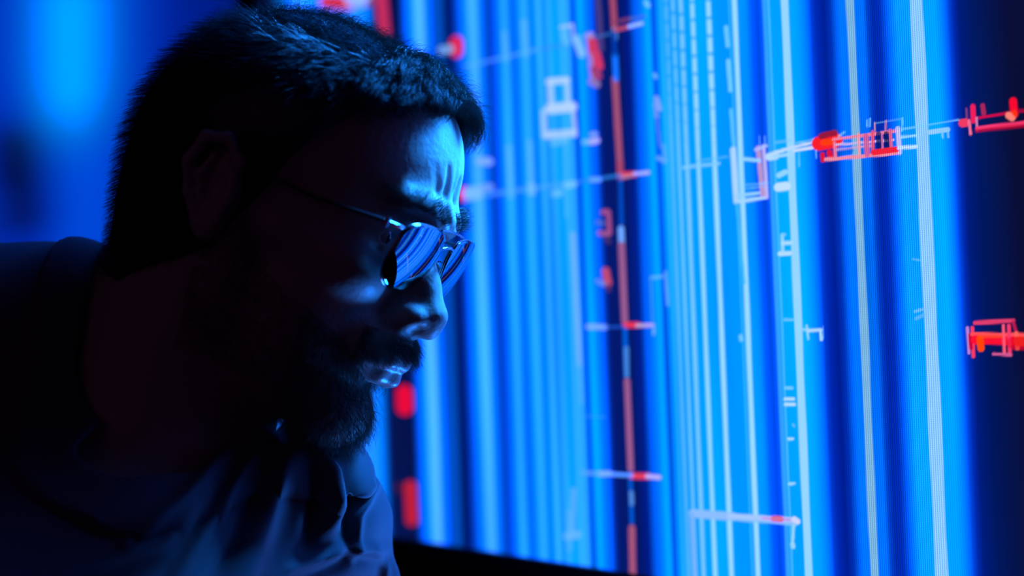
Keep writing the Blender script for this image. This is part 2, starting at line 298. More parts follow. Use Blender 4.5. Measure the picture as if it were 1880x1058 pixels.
def side_content(X, Z):
    P = np.stack([X, np.full_like(X, Y0), Z], -1); x, y = proj(P)
    c = np.zeros(X.shape+(3,)); base = lin((0, 42, 185)); dark = lin((0, 20, 105))
    f = smooth((520-x)/330); c[:] = dark; c = c*(1-f[..., None])+base*f[..., None]
    def blob(cx, cy, sx, sy, col, a):
        nonlocal c
        k = a*np.exp(-(((x-cx)/sx)**2+(np.maximum(np.abs(y-cy)-60, 0)/sy)**2))
        c = c*(1-k[..., None])+lin(col)*k[..., None]
    blob(160, 400, 75, 140, (0, 74, 220), .9)
    blob(30, 330, 60, 50, (2, 10, 60), .95)
    blob(-20, 440, 60, 40, (0, 40, 160), .6)
    blob(130, 30, 95, 125, (0, 112, 250), .95)
    blob(130, 90, 58, 88, (0, 166, 255), 1.0)
    blob(350, 60, 55, 200, (0, 24, 120), .35)
    return hdr(c)

def screen_mat(name, strength, moire):
    m = bpy.data.materials.new(name); m.use_nodes = True; n = m.node_tree.nodes; l = m.node_tree.links; n.clear()
    out = n.new('ShaderNodeOutputMaterial'); em = n.new('ShaderNodeEmission'); at = n.new('ShaderNodeAttribute')
    at.attribute_name = 'shown'; em.inputs[1].default_value = strength
    src = at.outputs['Color']
    if moire:
        tc = n.new('ShaderNodeTexCoord'); sp = n.new('ShaderNodeSeparateXYZ'); l.new(tc.outputs['Object'], sp.inputs[0])
        def mth(op, a, b=None, c=None):
            k = n.new('ShaderNodeMath'); k.operation = op
            for i, v in enumerate((a, b, c)):
                if v is None: continue
                if isinstance(v, (int, float)): k.inputs[i].default_value = v
                else: l.new(v, k.inputs[i])
            return k.outputs[0]
        X, Z = sp.outputs[0], sp.outputs[2]
        xa, xb, xc, xd = plane_x(1440), plane_x(1560), plane_x(1690), plane_x(1790)
        up = n.new('ShaderNodeMapRange'); up.interpolation_type = 'SMOOTHSTEP'; l.new(X, up.inputs[0]); up.inputs[1].default_value = xa; up.inputs[2].default_value = xb
        dn = n.new('ShaderNodeMapRange'); dn.interpolation_type = 'SMOOTHSTEP'; l.new(X, dn.inputs[0]); dn.inputs[1].default_value = xd; dn.inputs[2].default_value = xc
        fade = mth('MULTIPLY', up.outputs[0], dn.outputs[0])
        pitch = (plane_x(1640)-plane_x(1600))/40*3.7
        s1 = mth('SINE', mth('MULTIPLY', mth('ADD', X, mth('MULTIPLY', Z, .004)), 2*math.pi/pitch))
        s2 = mth('SINE', mth('MULTIPLY', Z, 2*math.pi/.0011))
        f = mth('ADD', mth('MULTIPLY', mth('MULTIPLY', s1, .38), fade), mth('MULTIPLY', mth('MULTIPLY', s2, .10), fade))
        f = mth('ADD', f, 1.0)
        vm = n.new('ShaderNodeVectorMath'); vm.operation = 'SCALE'; l.new(src, vm.inputs[0]); l.new(f, vm.inputs['Scale']); src = vm.outputs[0]
    l.new(src, em.inputs[0]); l.new(em.outputs[0], out.inputs[0]); return m

# ------------------------------------------------------------------ room
YW = Y0+.06
def struct(name, lo, hi, m): return props(box(name, lo, hi, m), kind='structure')
struct('floor', (-4.2, -2.6, -.06), (2.2, YW+.1, 0), M_floor)
struct('ceiling', (-4.2, -2.6, 2.8), (2.2, YW+.1, 2.86), M_wall)
struct('wall_back', (-4.2, YW, 0), (2.2, YW+.1, 2.8), M_wall)
struct('wall_left', (-4.3, -2.6, 0), (-4.2, YW+.1, 2.8), M_wall)
struct('baseboard_back', (-4.2, YW-.02, 0), (2.2, YW, .10), M_bezel)

X_L = plane_x(492)
def display(name, Xs, Zs, fn, m, label):
    root = bpy.data.objects.new(name, None); COL.objects.link(root)
    props(root, label, 'screen')
    x0, x1, z0, z1 = Xs[0], Xs[-1], Zs[0], Zs[-1]
    link('screen', screen_mesh('screen', Xs, Zs, fn), m, root, smooth=False)
    box('housing', (x0-.004, Y0+.003, z0-.004), (x1+.004, YW-.002, z1+.004), M_bezel, root)
    for nm, lo, hi in (('bezel', (x0-.014, Y0-.004, z0-.016), (x1+.014, YW-.002, z0)), ('bezel', (x0-.014, Y0-.004, z1), (x1+.014, YW-.002, z1+.012)),
                       ('bezel', (x0-.014, Y0-.004, z0), (x0, YW-.002, z1)), ('bezel', (x1, Y0-.004, z0), (x1+.014, YW-.002, z1))):
        box(nm, lo, hi, M_bezel, root, bev=.002)
    return root

Xs = [X_L] + list(np.linspace(X_L, XA[0], 60)[1:-1]) + XA + list(np.linspace(XA[-1], X_R, 120)[1:])
Zs = np.concatenate([np.arange(Z_BOT, 1.56, .0007), np.linspace(1.57, Z_TOP, 30)])
M_scr = screen_mat('display_light', 1.0, True); M_scr2 = screen_mat('side_display_light', 1.0, False)
display('led_display', np.array(Xs), Zs, main_content, M_scr, 'large lit display of blue vertical bands with red and white glitch marks')
X_L2 = plane_x(-260)
display('led_display', np.linspace(X_L2, plane_x(455), 160), np.linspace(Z_BOT, Z_TOP, 160), side_content, M_scr2, 'blurred display with a soft blue glow behind the back of the man\'s head')

# ------------------------------------------------------------------ distance-field sculpting
YAW, PITCH, ROLL = math.radians(18), math.radians(22), math.radians(5)
hF = np.array([math.cos(YAW), 0, math.sin(YAW)]); hY = np.array([math.sin(YAW), 0, -math.cos(YAW)]); hV = np.array([0, 1., 0])
hF, hV = hF*math.cos(PITCH)-hV*math.sin(PITCH), hV*math.cos(PITCH)+hF*math.sin(PITCH)
hY, hV = hY*math.cos(ROLL)-hV*math.sin(ROLL), hV*math.cos(ROLL)+hY*math.sin(ROLL)
RH = np.array([hF, hY, hV])                     # rows: head axes in camera coordinates (x out of the face, y to his left, z up)
H0 = cp(526, 392, .865)
def c2h(p): return (np.asarray(p)-H0) @ RH.T
def h2c(p): return np.asarray(p) @ RH + H0
def h2w(p): return c2w(h2c(p))

def smin(a, b, k):
    h = np.clip(.5+.5*(b-a)/k, 0, 1); return b+(a-b)*h-k*h*(1-h)
def smax(a, b, k): return -smin(-a, -b, k)

class Field:
    def __init__(s, ax):
        s.ax = [np.asarray(a, np.float32) for a in ax]
        s.v = np.full([len(a) for a in ax], 9.0, np.float32)
    def win(s, lo, hi):
        sl = tuple(slice(max(0, int(np.searchsorted(a, l))-1), min(len(a), int(np.searchsorted(a, h))+1)) for a, l, h in zip(s.ax, lo, hi))
        g = [a[q] for a, q in zip(s.ax, sl)]
        return sl, g[0][:, None, None], g[1][None, :, None], g[2][None, None, :]
    def apply(s, sl, d, k, op):
        o = s.v[sl]
        if o.size == 0: return
        s.v[sl] = smin(o, d, k) if op == 'u' else smax(o, -d, k)
    def ell(s, c, r, k=.01, op='u', rot=None, pad=.05):
        c = np.array(c); r = np.array(r); R = max(r)+pad
        sl, x, y, z = s.win(c-R, c+R); x, y, z = x-c[0], y-c[1], z-c[2]
        if rot is not None:
            A = rot; x, y, z = A[0][0]*x+A[0][1]*y+A[0][2]*z, A[1][0]*x+A[1][1]*y+A[1][2]*z, A[2][0]*x+A[2][1]*y+A[2][2]*z
        k0 = np.sqrt((x/r[0])**2+(y/r[1])**2+(z/r[2])**2)+1e-6
        k1 = np.sqrt((x/r[0]**2)**2+(y/r[1]**2)**2+(z/r[2]**2)**2)+1e-6
        s.apply(sl, k0*(k0-1)/k1, k, op)
    def cone(s, a, b, ra, rb, k=.01, op='u', pad=.05):
        a = np.array(a, float); b = np.array(b, float); R = max(ra, rb)+pad
        sl, x, y, z = s.win(np.minimum(a, b)-R, np.maximum(a, b)+R)
        d = b-a; L = d.dot(d)+1e-9
        t = np.clip(((x-a[0])*d[0]+(y-a[1])*d[1]+(z-a[2])*d[2])/L, 0, 1)
        q = np.sqrt((x-a[0]-t*d[0])**2+(y-a[1]-t*d[1])**2+(z-a[2]-t*d[2])**2)-(ra+(rb-ra)*t)
        s.apply(sl, q, k, op)
    def path(s, pts, rs, k=.01, op='u', pad=.03):
        for i in range(len(pts)-1): s.cone(pts[i], pts[i+1], rs[i], rs[i+1], k, op, pad)
    def mesh(s):
        return nets(s.v, s.ax)

def nets(S, ax):
    nx, ny, nz = S.shape; ins = S < 0
    cnt = np.zeros((nx-1, ny-1, nz-1), np.int8)
    for a in (0, 1):
        for b in (0, 1):
            for c in (0, 1): cnt += ins[a:nx-1+a, b:ny-1+b, c:nz-1+c]
    act = (cnt > 0) & (cnt < 8); I, J, K = np.nonzero(act)
    idx = np.full(act.shape, -1, np.int64); idx[I, J, K] = np.arange(len(I))
    P = np.zeros((len(I), 3)); N = np.zeros(len(I))
    offs = [(a, b, c) for a in (0, 1) for b in (0, 1) for c in (0, 1)]
    for o in offs:
        for d in range(3):
            if o[d]: continue
            o2 = list(o); o2[d] = 1
            v0 = S[I+o[0], J+o[1], K+o[2]]; v1 = S[I+o2[0], J+o2[1], K+o2[2]]
            mk = (v0 < 0) != (v1 < 0); t = np.where(mk, v0/(v0-v1+1e-20), 0)
            i0 = (I+o[0], J+o[1], K+o[2]); i1 = (I+o2[0], J+o2[1], K+o2[2])
            for q in range(3):
                p0 = ax[q][i0[q]]; p1 = ax[q][i1[q]]
                P[:, q] += np.where(mk, p0+(p1-p0)*t, 0)
            N += mk
    P /= N[:, None]
    F = []
    for d in range(3):
        e, f = [(1, 2), (2, 0), (0, 1)][d]
        sa = [slice(None)]*3; sb = [slice(None)]*3; sa[d] = slice(0, -1); sb[d] = slice(1, None)
        A = ins[tuple(sa)]; B = ins[tuple(sb)]; X = A != B
        c = np.array(np.nonzero(X)).T
        keep = (c[:, e] > 0) & (c[:, f] > 0) & (c[:, e] < S.shape[e]-1) & (c[:, f] < S.shape[f]-1); c = c[keep]
        fl = A[tuple(c.T)]
        def g(de, df):
            q = c.copy(); q[:, e] += de; q[:, f] += df; return idx[tuple(q.T)]
        Q = np.stack([g(-1, -1), g(0, -1), g(0, 0), g(-1, 0)], 1)
        Q[~fl] = Q[~fl][:, ::-1]; F.append(Q)
    F = np.concatenate(F); F = F[(F >= 0).all(1)]
    return P, F

def relax(P, F, it=1, f=.5):
    E = np.concatenate([F[:, [0, 1]], F[:, [1, 2]], F[:, [2, 3]], F[:, [3, 0]]]); E = np.concatenate([E, E[:, ::-1]])
    n = np.bincount(E[:, 0], minlength=len(P)).astype(float)+1e-9
    for _ in range(it):
        A = np.stack([np.bincount(E[:, 0], weights=P[E[:, 1], q], minlength=len(P)) for q in range(3)], 1)/n[:, None]
        P = P*(1-f)+A*f
    return P

def vnormals(P, F):
    n = np.cross(P[F[:, 2]]-P[F[:, 0]], P[F[:, 3]]-P[F[:, 1]]); a = np.linalg.norm(n, axis=1)
    N = np.stack([sum(np.bincount(F[:, j], weights=n[:, q], minlength=len(P)) for j in range(4)) for q in range(3)], 1)
    N /= np.linalg.norm(N, axis=1)[:, None]+1e-12
    return N, n/(a[:, None]+1e-12), a*.5

def axis(lo, flo, fhi, hi, fine, gmax, g=1.12):
    mid = list(np.arange(flo, fhi, fine)); a = []; x = flo; s = fine
    while x > lo: s = min(s*g, gmax); x -= s; a.append(x)
    b = []; x = mid[-1]; s = fine
    while x < hi: s = min(s*g, gmax); x += s; b.append(x)
    return np.array(a[::-1]+mid+b)

# ---- body, in head coordinates -------------------------------------------------
C = lambda px, py, d: c2h(cp(px, py, d))
FINE = .0014
ax = (axis(-.60, -.10, .148, .20, FINE, .012), axis(-.36, -.092, .092, .38, FINE, .012), axis(-.75, -.112, .125, .16, FINE, .012))
B = Field(ax)
def torso(T, g=0.0, shirt=False):
    k = .05
    nb = C(330, 800, .875)
    up = c2h(w2c(c2w(h2c(nb))+np.array([0, 0, 1])))-nb        # world up in head coordinates
    fb = np.array([1.0, 0, 0]); fb -= fb.dot(up)*up; fb /= np.linalg.norm(fb)
    lat = np.cross(up, fb)
    ch = nb-up*.115-fb*.035; pel = ch-up*.42-fb*.16
    T.cone(ch, (ch+pel)/2, .115+g, .12+g, k, pad=.12); T.cone((ch+pel)/2, pel, .12+g, .13+g, k, pad=.12)
    T.cone(ch+lat*.06, ch-lat*.06, .112+g, .112+g, k, pad=.12)
    # hunched upper back rising behind the neck
    T.cone(C(100, 660, .90), C(-160, 660, .93), .052+g, .075+g, .05, pad=.12)
    T.cone(C(100, 660, .90), ch-fb*.03, .052+g, .10+g, .05, pad=.12)
    for s in (-1, 1):
        sh = ch+lat*s*.17-up*.0-fb*.02; el = sh-up*.27+lat*s*.04+fb*.02; wr = el+fb*.22-lat*s*.08-up*.02
        T.cone(ch+lat*s*.08+up*.0, sh, .075+g, .060+g, .04, pad=.1)
        T.cone(sh, el, .056+g, .044+g, .03, pad=.1); T.cone(el, wr, .042+g, .030+g*.8, .02, pad=.1)
    return nb, up, fb, lat, ch
def neck(T, g=0.0):
    T.cone((-.036, 0, -.030), C(300, 800, .875), .060+g, .064+g, .02, pad=.1)
# skull and face
B.ell((-.006, 0, .040), (.092, .074, .077), .01)
B.ell((-.038, 0, .012), (.065, .066, .068), .02)
B.ell((.042, 0, .048), (.050, .058, .055), .02)
B.ell((.042, 0, -.018), (.046, .058, .072), .02)
B.ell((.036, 0, -.055), (.048, .046, .042), .02)
for s in (-1, 1):
    B.cone((.004, s*.052, -.052), (.078, s*.012, -.095), .013, .014, .018)
    B.cone((-.002, s*.060, -.005), (.004, s*.053, -.052), .016, .014, .02)
    B.ell((.070, s*.040, -.013), (.020, .020, .016), .018)
    B.cone((.030, s*.064, -.004), (.066, s*.046, -.008), .008, .010, .015)
    B.cone((.0945, s*.009, .031), (.083, s*.038, .033), .0088, .0065, .014)
B.ell((.080, 0, -.100), (.017, .019, .015), .012)
B.cone((.0, 0, -.075), (.070, 0, -.100), .030, .014, .02)
torso(B); neck(B)
for s in (-1, 1):
    B.ell((.097, s*.034, .012), (.020, .020, .015), .012, op='s')
    B.ell((.0690, s*.032, .013), (.0135, .0150, .0135), .004)
    B.ell((.0860, s*.032, .0115), (.0085, .0135, .0042), .002, op='s')
# nose
B.path([(.090, 0, .028), (.0905, 0, .012), (.1005, 0, -.006), (.1110, 0, -.022)], [.0065, .0058, .0070, .0103], .009)
B.cone((.078, 0, .008), (.097, 0, -.022), .011, .0110, .010)
for s in (-1, 1):
    B.ell((.101, s*.0120, -.027), (.012, .0058, .0082), .006)
    B.ell((.109, s*.0070, -.0365), (.0065, .0030, .0050), .002, op='s')
B.cone((.100, 0, -.033), (.113, 0, -.030), .0045, .006, .005)
# mouth
B.ell((.086, 0, -.051), (.0215, .029, .021), .010)
for s in (-1, 1):
    B.path([(.1065, 0, -.0550), (.102, s*.012, -.0550), (.091, s*.025, -.0595)], [.0040, .0042, .0022], .0035)
    B.path([(.1015, 0, -.0655), (.0975, s*.011, -.0645), (.088, s*.024, -.0610)], [.0064, .0054, .0022], .0035)
    B.path([(.112, 0, -.0598), (.106, s*.012, -.0598), (.092, s*.028, -.0615)], [.0014, .0013, .0009], .0015, op='s')
    B.cone((.110, s*.012, -.030), (.104, s*.034, -.058), .0006, .0012, .006, op='s')
B.cone((.108, 0, -.0775), (.101, .012, -.078), .0045, .004, .006, op='s'); B.cone((.108, 0, -.0775), (.101, -.012, -.078), .0045, .004, .006, op='s')
# frown furrows between the brows and forehead creases
for (y, zt, zb, r) in ((-.0080, .062, .033, .0026), (.0060, .058, .033, .0024), (-.0170, .060, .036, .0020), (-.0010, .066, .040, .0016), (-.0240, .066, .046, .0014)):
    B.path([(.1035-abs(y)*.15, y, zb), (.0975-abs(y)*.2, y*1.1, (zt+zb)/2), (.0925-abs(y)*.15, y*1.5, zt)], [r, r*1.1, r*.4], .0035, op='s')
# ears
for s in (-1, 1):
    B.ell((-.008, s*.0765, .002), (.015, .0055, .026), .006, rot=[(1, s*.35, .15), (-s*.35, 1, 0), (-.15, 0, 1)])
    hx = [(.004, s*.0765, .006), (.002, s*.081, .020), (-.008, s*.085, .030), (-.020, s*.087, .026), (-.025, s*.087, .010), (-.020, s*.083, -.006), (-.010, s*.079, -.020)]
    B.path(hx, [.0022, .0030, .0034, .0036, .0034, .0030, .0040], .003)
    B.path([(-.013, s*.083, .018), (-.017, s*.083, .006), (-.012, s*.081, -.006)], [.0024, .0026, .0026], .003)
    B.ell((-.006, s*.084, .002), (.0065, .006, .010), .003, op='s')
    B.cone((.004, s*.078, .003), (.002, s*.079, -.003), .0034, .0034, .003)
    B.ell((-.005, s*.0775, -.021), (.007, .0045, .008), .005)
P, F = B.mesh(); P = relax(P, F, 2, .4)
N, FN, FA = vnormals(P, F)
HP, HF_, HN = P, F, N
man = bpy.data.objects.new('person', None); COL.objects.link(man)
props(man, 'bearded man in thin metal glasses and dark shirt, facing right towards the lit display', 'person')
body_me = mesh_np('body', h2w(P), F)
body = link('body', body_me, M_skin, man)
# lips take a material of their own on the same surface
body_me.materials.append(M_lip)
fc = P[F].mean(1)
lipm = (fc[:, 0] > .088) & (np.abs(fc[:, 1]) < .026) & (np.abs(fc[:, 2]+.0605) < .0112*(1-(fc[:, 1]/.028)**2)+.0002) & (fc[:, 2] < -.0508)
body_me.polygons.foreach_set('material_index', lipm.astype(np.int32))

# ---- shirt ----------------------------------------------------------------------
ax2 = (axis(-.60, -.34, .155, .20, .0022, .012), axis(-.38, -.16, .13, .40, .0024, .012), axis(-.75, -.34, -.02, .05, .0022, .012))
S = Field(ax2)
nb, up, fb, lat, ch = torso(S, .010)
# loose front hanging from the collar
S.path([C(560, 850, .88), C(606, 960, .885), C(606, 1140, .90)], [.020, .022, .030], .03, pad=.06)
S.path([C(640, 850, .885), C(684, 950, .89), C(706, 1060, .895), C(704, 1180, .90)], [.007, .008, .008, .010], .010, pad=.04)
S.path([C(450, 915, .845), C(550, 922, .865), C(615, 950, .877)], [.026, .031, .024], .03, pad=.06)
K = Field(ax2); K.v[:] = S.v
def opening(T):
    T.cone((-.036, 0, -.030), C(300, 800, .875), .066, .069, .006, op='s', pad=.12)
    T.cone(C(330, 800, .83), C(215, 905, .80), .030, .034, .01, op='s', pad=.12)
    T.cone((.02, 0, -.085), (.078, 0, -.105), .036, .022, .008, op='s', pad=.1)
opening(S)
# collar: a second layer of cloth lying around the neck opening
near = Field(ax2)
near.cone((-.036, 0, -.030), C(300, 800, .875), .094, .100, .01, pad=.2)
near.cone(C(330, 800, .83), C(215, 905, .80), .058, .062, .01, pad=.2)
near.cone((.02, 0, -.085), (.078, 0, -.105), .062, .050, .01, pad=.2)
K.v = smax(K.v-.0045, near.v, .003); opening(K)
FOLDS = [  # fold lines of the cloth: points, half width in photo pixels, height in metres
    ([(455, 788), (400, 850), (330, 925), (230, 1000)], 12, .0065), ([(492, 798), (440, 872), (380, 970), (320, 1070)], 12, .0065),
    ([(552, 812), (500, 900), (465, 1000), (440, 1090)], 26, .010), ([(470, 810), (405, 905), (350, 985), (290, 1060)], 10, -.004),
    ([(520, 815), (462, 930), (425, 1010), (390, 1090)], 13, -.006), ([(590, 842), (612, 872), (622, 930), (608, 962)], 13, .008),
    ([(575, 860), (580, 930), (560, 1000)], 14, -.006), ([(650, 1030), (658, 945), (692, 893)], 8, .0055), ([(640, 850), (648, 920), (636, 1010)], 15, -.008),
    ([(530, 1048), (630, 1006), (708, 1010)], 9, .006), ([(540, 1070), (640, 1030), (700, 1030)], 10, -.004), ([(690, 1010), (706, 1040), (710, 1080)], 8, .004),
    ([(275, 984), (205, 974), (150, 940)], 6, .003), ([(180, 1060), (300, 1010), (380, 900)], 16, .004)]
def drape(P, F):
    N, _, _ = vnormals(P, F); c = h2c(P); x = CX+FPX*c[:, 0]/-c[:, 2]; y = CY-FPX*c[:, 1]/-c[:, 2]
    D = np.zeros(len(P))
    for pts, w_, h in FOLDS:
        best = np.full(len(P), 1e9); tt = np.zeros(len(P)); n = len(pts)-1
        for i in range(n):
            (x0, y0), (x1, y1) = pts[i], pts[i+1]; bx, by = x1-x0, y1-y0
            t = np.clip(((x-x0)*bx+(y-y0)*by)/(bx*bx+by*by), 0, 1); d = np.hypot(x-x0-t*bx, y-y0-t*by)
            m_ = d < best; best[m_] = d[m_]; tt[m_] = (i+t[m_])/n
        D += h*np.exp(-(best/w_)**2)*(.35+.65*np.sin(np.pi*np.clip(tt*.9+.05, 0, 1)))
    D += .0010*np.sin(P@np.array([55, 30, 62]))+.0005*np.sin(P@np.array([120, -90, 80.]))
    return P+N*D[:, None]
P2, F2 = S.mesh(); P2 = relax(drape(relax(P2, F2, 3, .5), F2), F2, 2, .4)
P3, F3 = K.mesh(); P3 = relax(drape(relax(P3, F3, 2, .5), F3), F3, 2, .4)
shirt = link('shirt', mesh_np('shirt', h2w(P2), F2), M_shirt, man)
link('collar', mesh_np('collar', h2w(P3), F3), M_shirt, shirt)

# ---- hair -------------------------------------------------------------------------
XH = lambda z: np.interp(z, [-.075, -.05, -.03, 0, .03, .055, .075, .095, .13], [-.06, -.03, .000, .012, .022, .036, .050, .072, .10])
def scalp(p): return (p[:, 0] < XH(p[:, 2])) & (p[:, 2] > -.072) & ~((np.abs(p[:, 1]) > .0745) & (np.hypot(p[:, 0]+.010, p[:, 2]-.004) < .036)) & (np.abs(p[:, 1]) < .095)

def pick(mask, n):
    w = FA*mask; w = w/w.sum(); f = RNG.choice(len(w), n, p=w)
    r = RNG.random((n, 2)); q = HP[HF_[f]]
    a = q[:, 0]*(1-r[:, :1])+q[:, 1]*r[:, :1]; b = q[:, 3]*(1-r[:, :1])+q[:, 2]*r[:, :1]
    return a*(1-r[:, 1:])+b*r[:, 1:], FN[f]

def tubes(pts, rad):
    """pts n,k,3  rad n,k -> mesh of 3-sided tapering strands"""
    n, k, _ = pts.shape
    t = np.gradient(pts, axis=1); t /= np.linalg.norm(t, axis=2, keepdims=True)+1e-12
    ref = np.array([.31, .77, .56]); u = np.cross(t, ref); u /= np.linalg.norm(u, axis=2, keepdims=True)+1e-12
    v = np.cross(t, u); R = []
    for a in (0, 2.094, 4.189): R.append(pts+(u*math.cos(a)+v*math.sin(a))*rad[..., None])
    V = np.stack(R, 2).reshape(-1, 3)
    b = (np.arange(n)[:, None]*k+np.arange(k-1)[None]).reshape(-1)*3
    F = np.concatenate([np.stack([b+j, b+(j+1) % 3, b+3+(j+1) % 3, b+3+j], 1) for j in range(3)])
    return V, F

def unit(v): return v/(np.linalg.norm(v, axis=-1, keepdims=True)+1e-12)
def grow(p, nrm, L, lift, flow, k, curl=0.0, grav=0.0, nrmw=0.0, back=0.0):
    n = len(p); d = unit(nrm*lift+flow+RNG.normal(0, .25, (n, 3))*.6)
    out = [p]; st = (L/(k-1))[:, None]
    ph = RNG.random((n, 1))*6.28; e1 = unit(np.cross(nrm, RNG.normal(0, 1, (n, 3)))); e2 = np.cross(nrm, e1)
    for i in range(1, k):
        t = i/(k-1)
        d = unit(d+flow*.35-nrm*nrmw*t+np.array([0, 0, -1])*grav*t+np.array([-1.0, 0, 0])*back*t*t+(e1*np.cos(ph+t*5)+e2*np.sin(ph+t*5))*curl)
        out.append(out[-1]+d*st)
    return np.stack(out, 1)

face_c = HP[HF_].mean(1); sc_m = scalp(face_c)
parts = []
# short back and sides
m1 = sc_m & (face_c[:, 2] < .100)
p, nr = pick(m1, 26000)
fl = np.stack([-.15*np.ones(len(p)), 0*p[:, 1], -.55*np.ones(len(p))], 1)
L = np.interp(p[:, 2], [-.07, -.03, .02, .08, .1], [.006, .011, .016, .019, .022])*RNG.uniform(.6, 1.15, len(p))
parts.append((grow(p, nr, L, 1.0, fl, 4), .00011))
# top, swept forward into a short quiff
m2 = sc_m & (face_c[:, 2] > .070)
p, nr = pick(m2, 24000)
fl = np.stack([.75*np.ones(len(p)), -.10-.9*p[:, 1]/.07*.3, 0*p[:, 0]], 1)
fr_ = smooth((p[:, 0]-.01)/.06)
L = (.0165+.010*fr_)*RNG.uniform(.6, 1.1, len(p))
q = grow(p, nr, L, 1.0+.25*fr_[:, None], fl*.55, 7, curl=.30, grav=.12, nrmw=.30)
parts.append((q, .00012))
# quiff: longer strands arching over the brow
m3 = sc_m & (face_c[:, 2] > .080) & (face_c[:, 0] > .035)
p, nr = pick(m3, 9000)
cl = np.floor(p*140); h = np.sin(cl[:, 0]*12.9+cl[:, 1]*78.2+cl[:, 2]*37.7)*43758.5; h = h-np.floor(h)
fl = np.stack([.36+.2*h, -.15+.5*(h-.5), .25*np.ones(len(p))], 1)
L = (.027+.007*h)*RNG.uniform(.7, 1.05, len(p))
q = grow(p, nr, L, 1.0, fl, 11, curl=.04, grav=.62, nrmw=.05, back=.62)
parts.append((q, .00012))
Vs, Fs, off = [], [], 0
for q, r in parts:
    k = q.shape[1]; rad = np.linspace(1, .35, k)[None]*r*RNG.uniform(.8, 1.2, (len(q), 1))
    V, Fq = tubes(q, rad); Vs.append(V); Fs.append(Fq+off); off += len(V)
# dense under-layer following the scalp
cap = HP+HN*np.interp(HP[:, 2], [-.07, -.04, .05, .1], [.0005, .003, .005, .004])[:, None]*smooth((XH(HP[:, 2])-HP[:, 0])/.012)[:, None]
cf = HF_[sc_m]; used, inv = np.unique(cf, return_inverse=True)
Vs.append(cap[used]); Fs.append(inv.reshape(cf.shape)+off); off += len(used)
hair = link('hair', mesh_np('hair', h2w(np.concatenate(Vs)), np.concatenate(Fs)), M_hair, man)

# ---- beard, moustache, brows --------------------------------------------------------
fcx, fcy, fcz = face_c[:, 0], np.abs(face_c[:, 1]), face_c[:, 2]
jaw = (fcz < np.interp(fcx, [-.01, .012, .03, .06, .08, .1], [0, -.005, -.030, -.041, -.052, -.076])) & (fcz > -.124) & (fcx > -.006) & (fcx < .12) & (fcy < .075) & ~lipm
jaw &= ~((fcx < .05) & (fcz < -.090))
mou = (fcx > .086) & (fcy < .030) & (fcz < -.0385) & (fcz > -.0535-.012*(fcy/.03)) & ~lipm
def beard(mask, n, L0, L1, lift, flow, curl, r, grav=0.1):
    p, nr = pick(mask, n); L = RNG.uniform(L0, L1, n)
    q = grow(p, nr, L, lift, np.array(flow)[None]*np.ones((n, 3)), 6, curl=curl, grav=grav)
    return tubes(q, np.linspace(1, .4, 6)[None]*r*RNG.uniform(.8, 1.2, (n, 1)))
def join(lst):
    V, Fq, o = [], [], 0
    for a, b in lst: V.append(a); Fq.append(b+o); o += len(a)
    return np.concatenate(V), np.concatenate(Fq)
chin = jaw & (fcx > .058)
V, Fq = join([beard(jaw, 9000, .003, .008, .8, (0, 0, -.6), .35, .00008), beard(chin, 6000, .006, .014, .8, (.1, 0, -.7), .45, .00009), beard(chin, 500, .011, .019, .9, (.2, 0, -.6), .6, .00008)])
link('beard', mesh_np('beard', h2w(V), Fq), M_beard, man)
V, Fq = beard(mou, 3000, .005, .011, .9, (.32, 0, -.5), .4, .00009)
link('moustache', mesh_np('moustache', h2w(V), Fq), M_beard, man)
for s in (-1, 1):
    bz = .034+.004*np.sin(np.clip((fcy-.008)/.04, 0, 1)*3)
    bm = (np.abs(fcz-bz) < .0050) & (fcy > .007) & (fcy < .050) & (np.sign(face_c[:, 1]) == s) & (fcx > .05)
    V, Fq = beard(bm, 900, .005, .010, .7, (.25, s*.7, .25), .15, .00010, 0)
    link('eyebrow', mesh_np('eyebrow', h2w(V), Fq), M_hair, man)

# ---- eyes -----------------------------------------------------------------------------
def sphere(c, r, nu=32, nv=20, sc=(1, 1, 1), axis_dir=None, cut=None):
    V = []; Fq = []
    for i in range(nv+1):
        th = math.pi*i/nv
        for j in range(nu):
            ph = 2*math.pi*j/nu
            V.append((math.cos(th)*sc[0], math.sin(th)*math.cos(ph)*sc[1], math.sin(th)*math.sin(ph)*sc[2]))
    for i in range(nv):
        for j in range(nu): Fq.append((i*nu+j, i*nu+(j+1) % nu, (i+1)*nu+(j+1) % nu, (i+1)*nu+j))
    return np.array(V)*r+np.array(c), np.array(Fq)
for s in (-1, 1):
    V, Fq = sphere((.0692, s*.032, .0125), .0124)
    e = link('eyeball', mesh_np('eyeball', h2w(V), Fq), M_eye, man)
    V, Fq = sphere((.0763, s*.032, .0120), .0062, sc=(.92, 1, 1))
    link('iris', mesh_np('iris', h2w(V), Fq), M_iris, e)

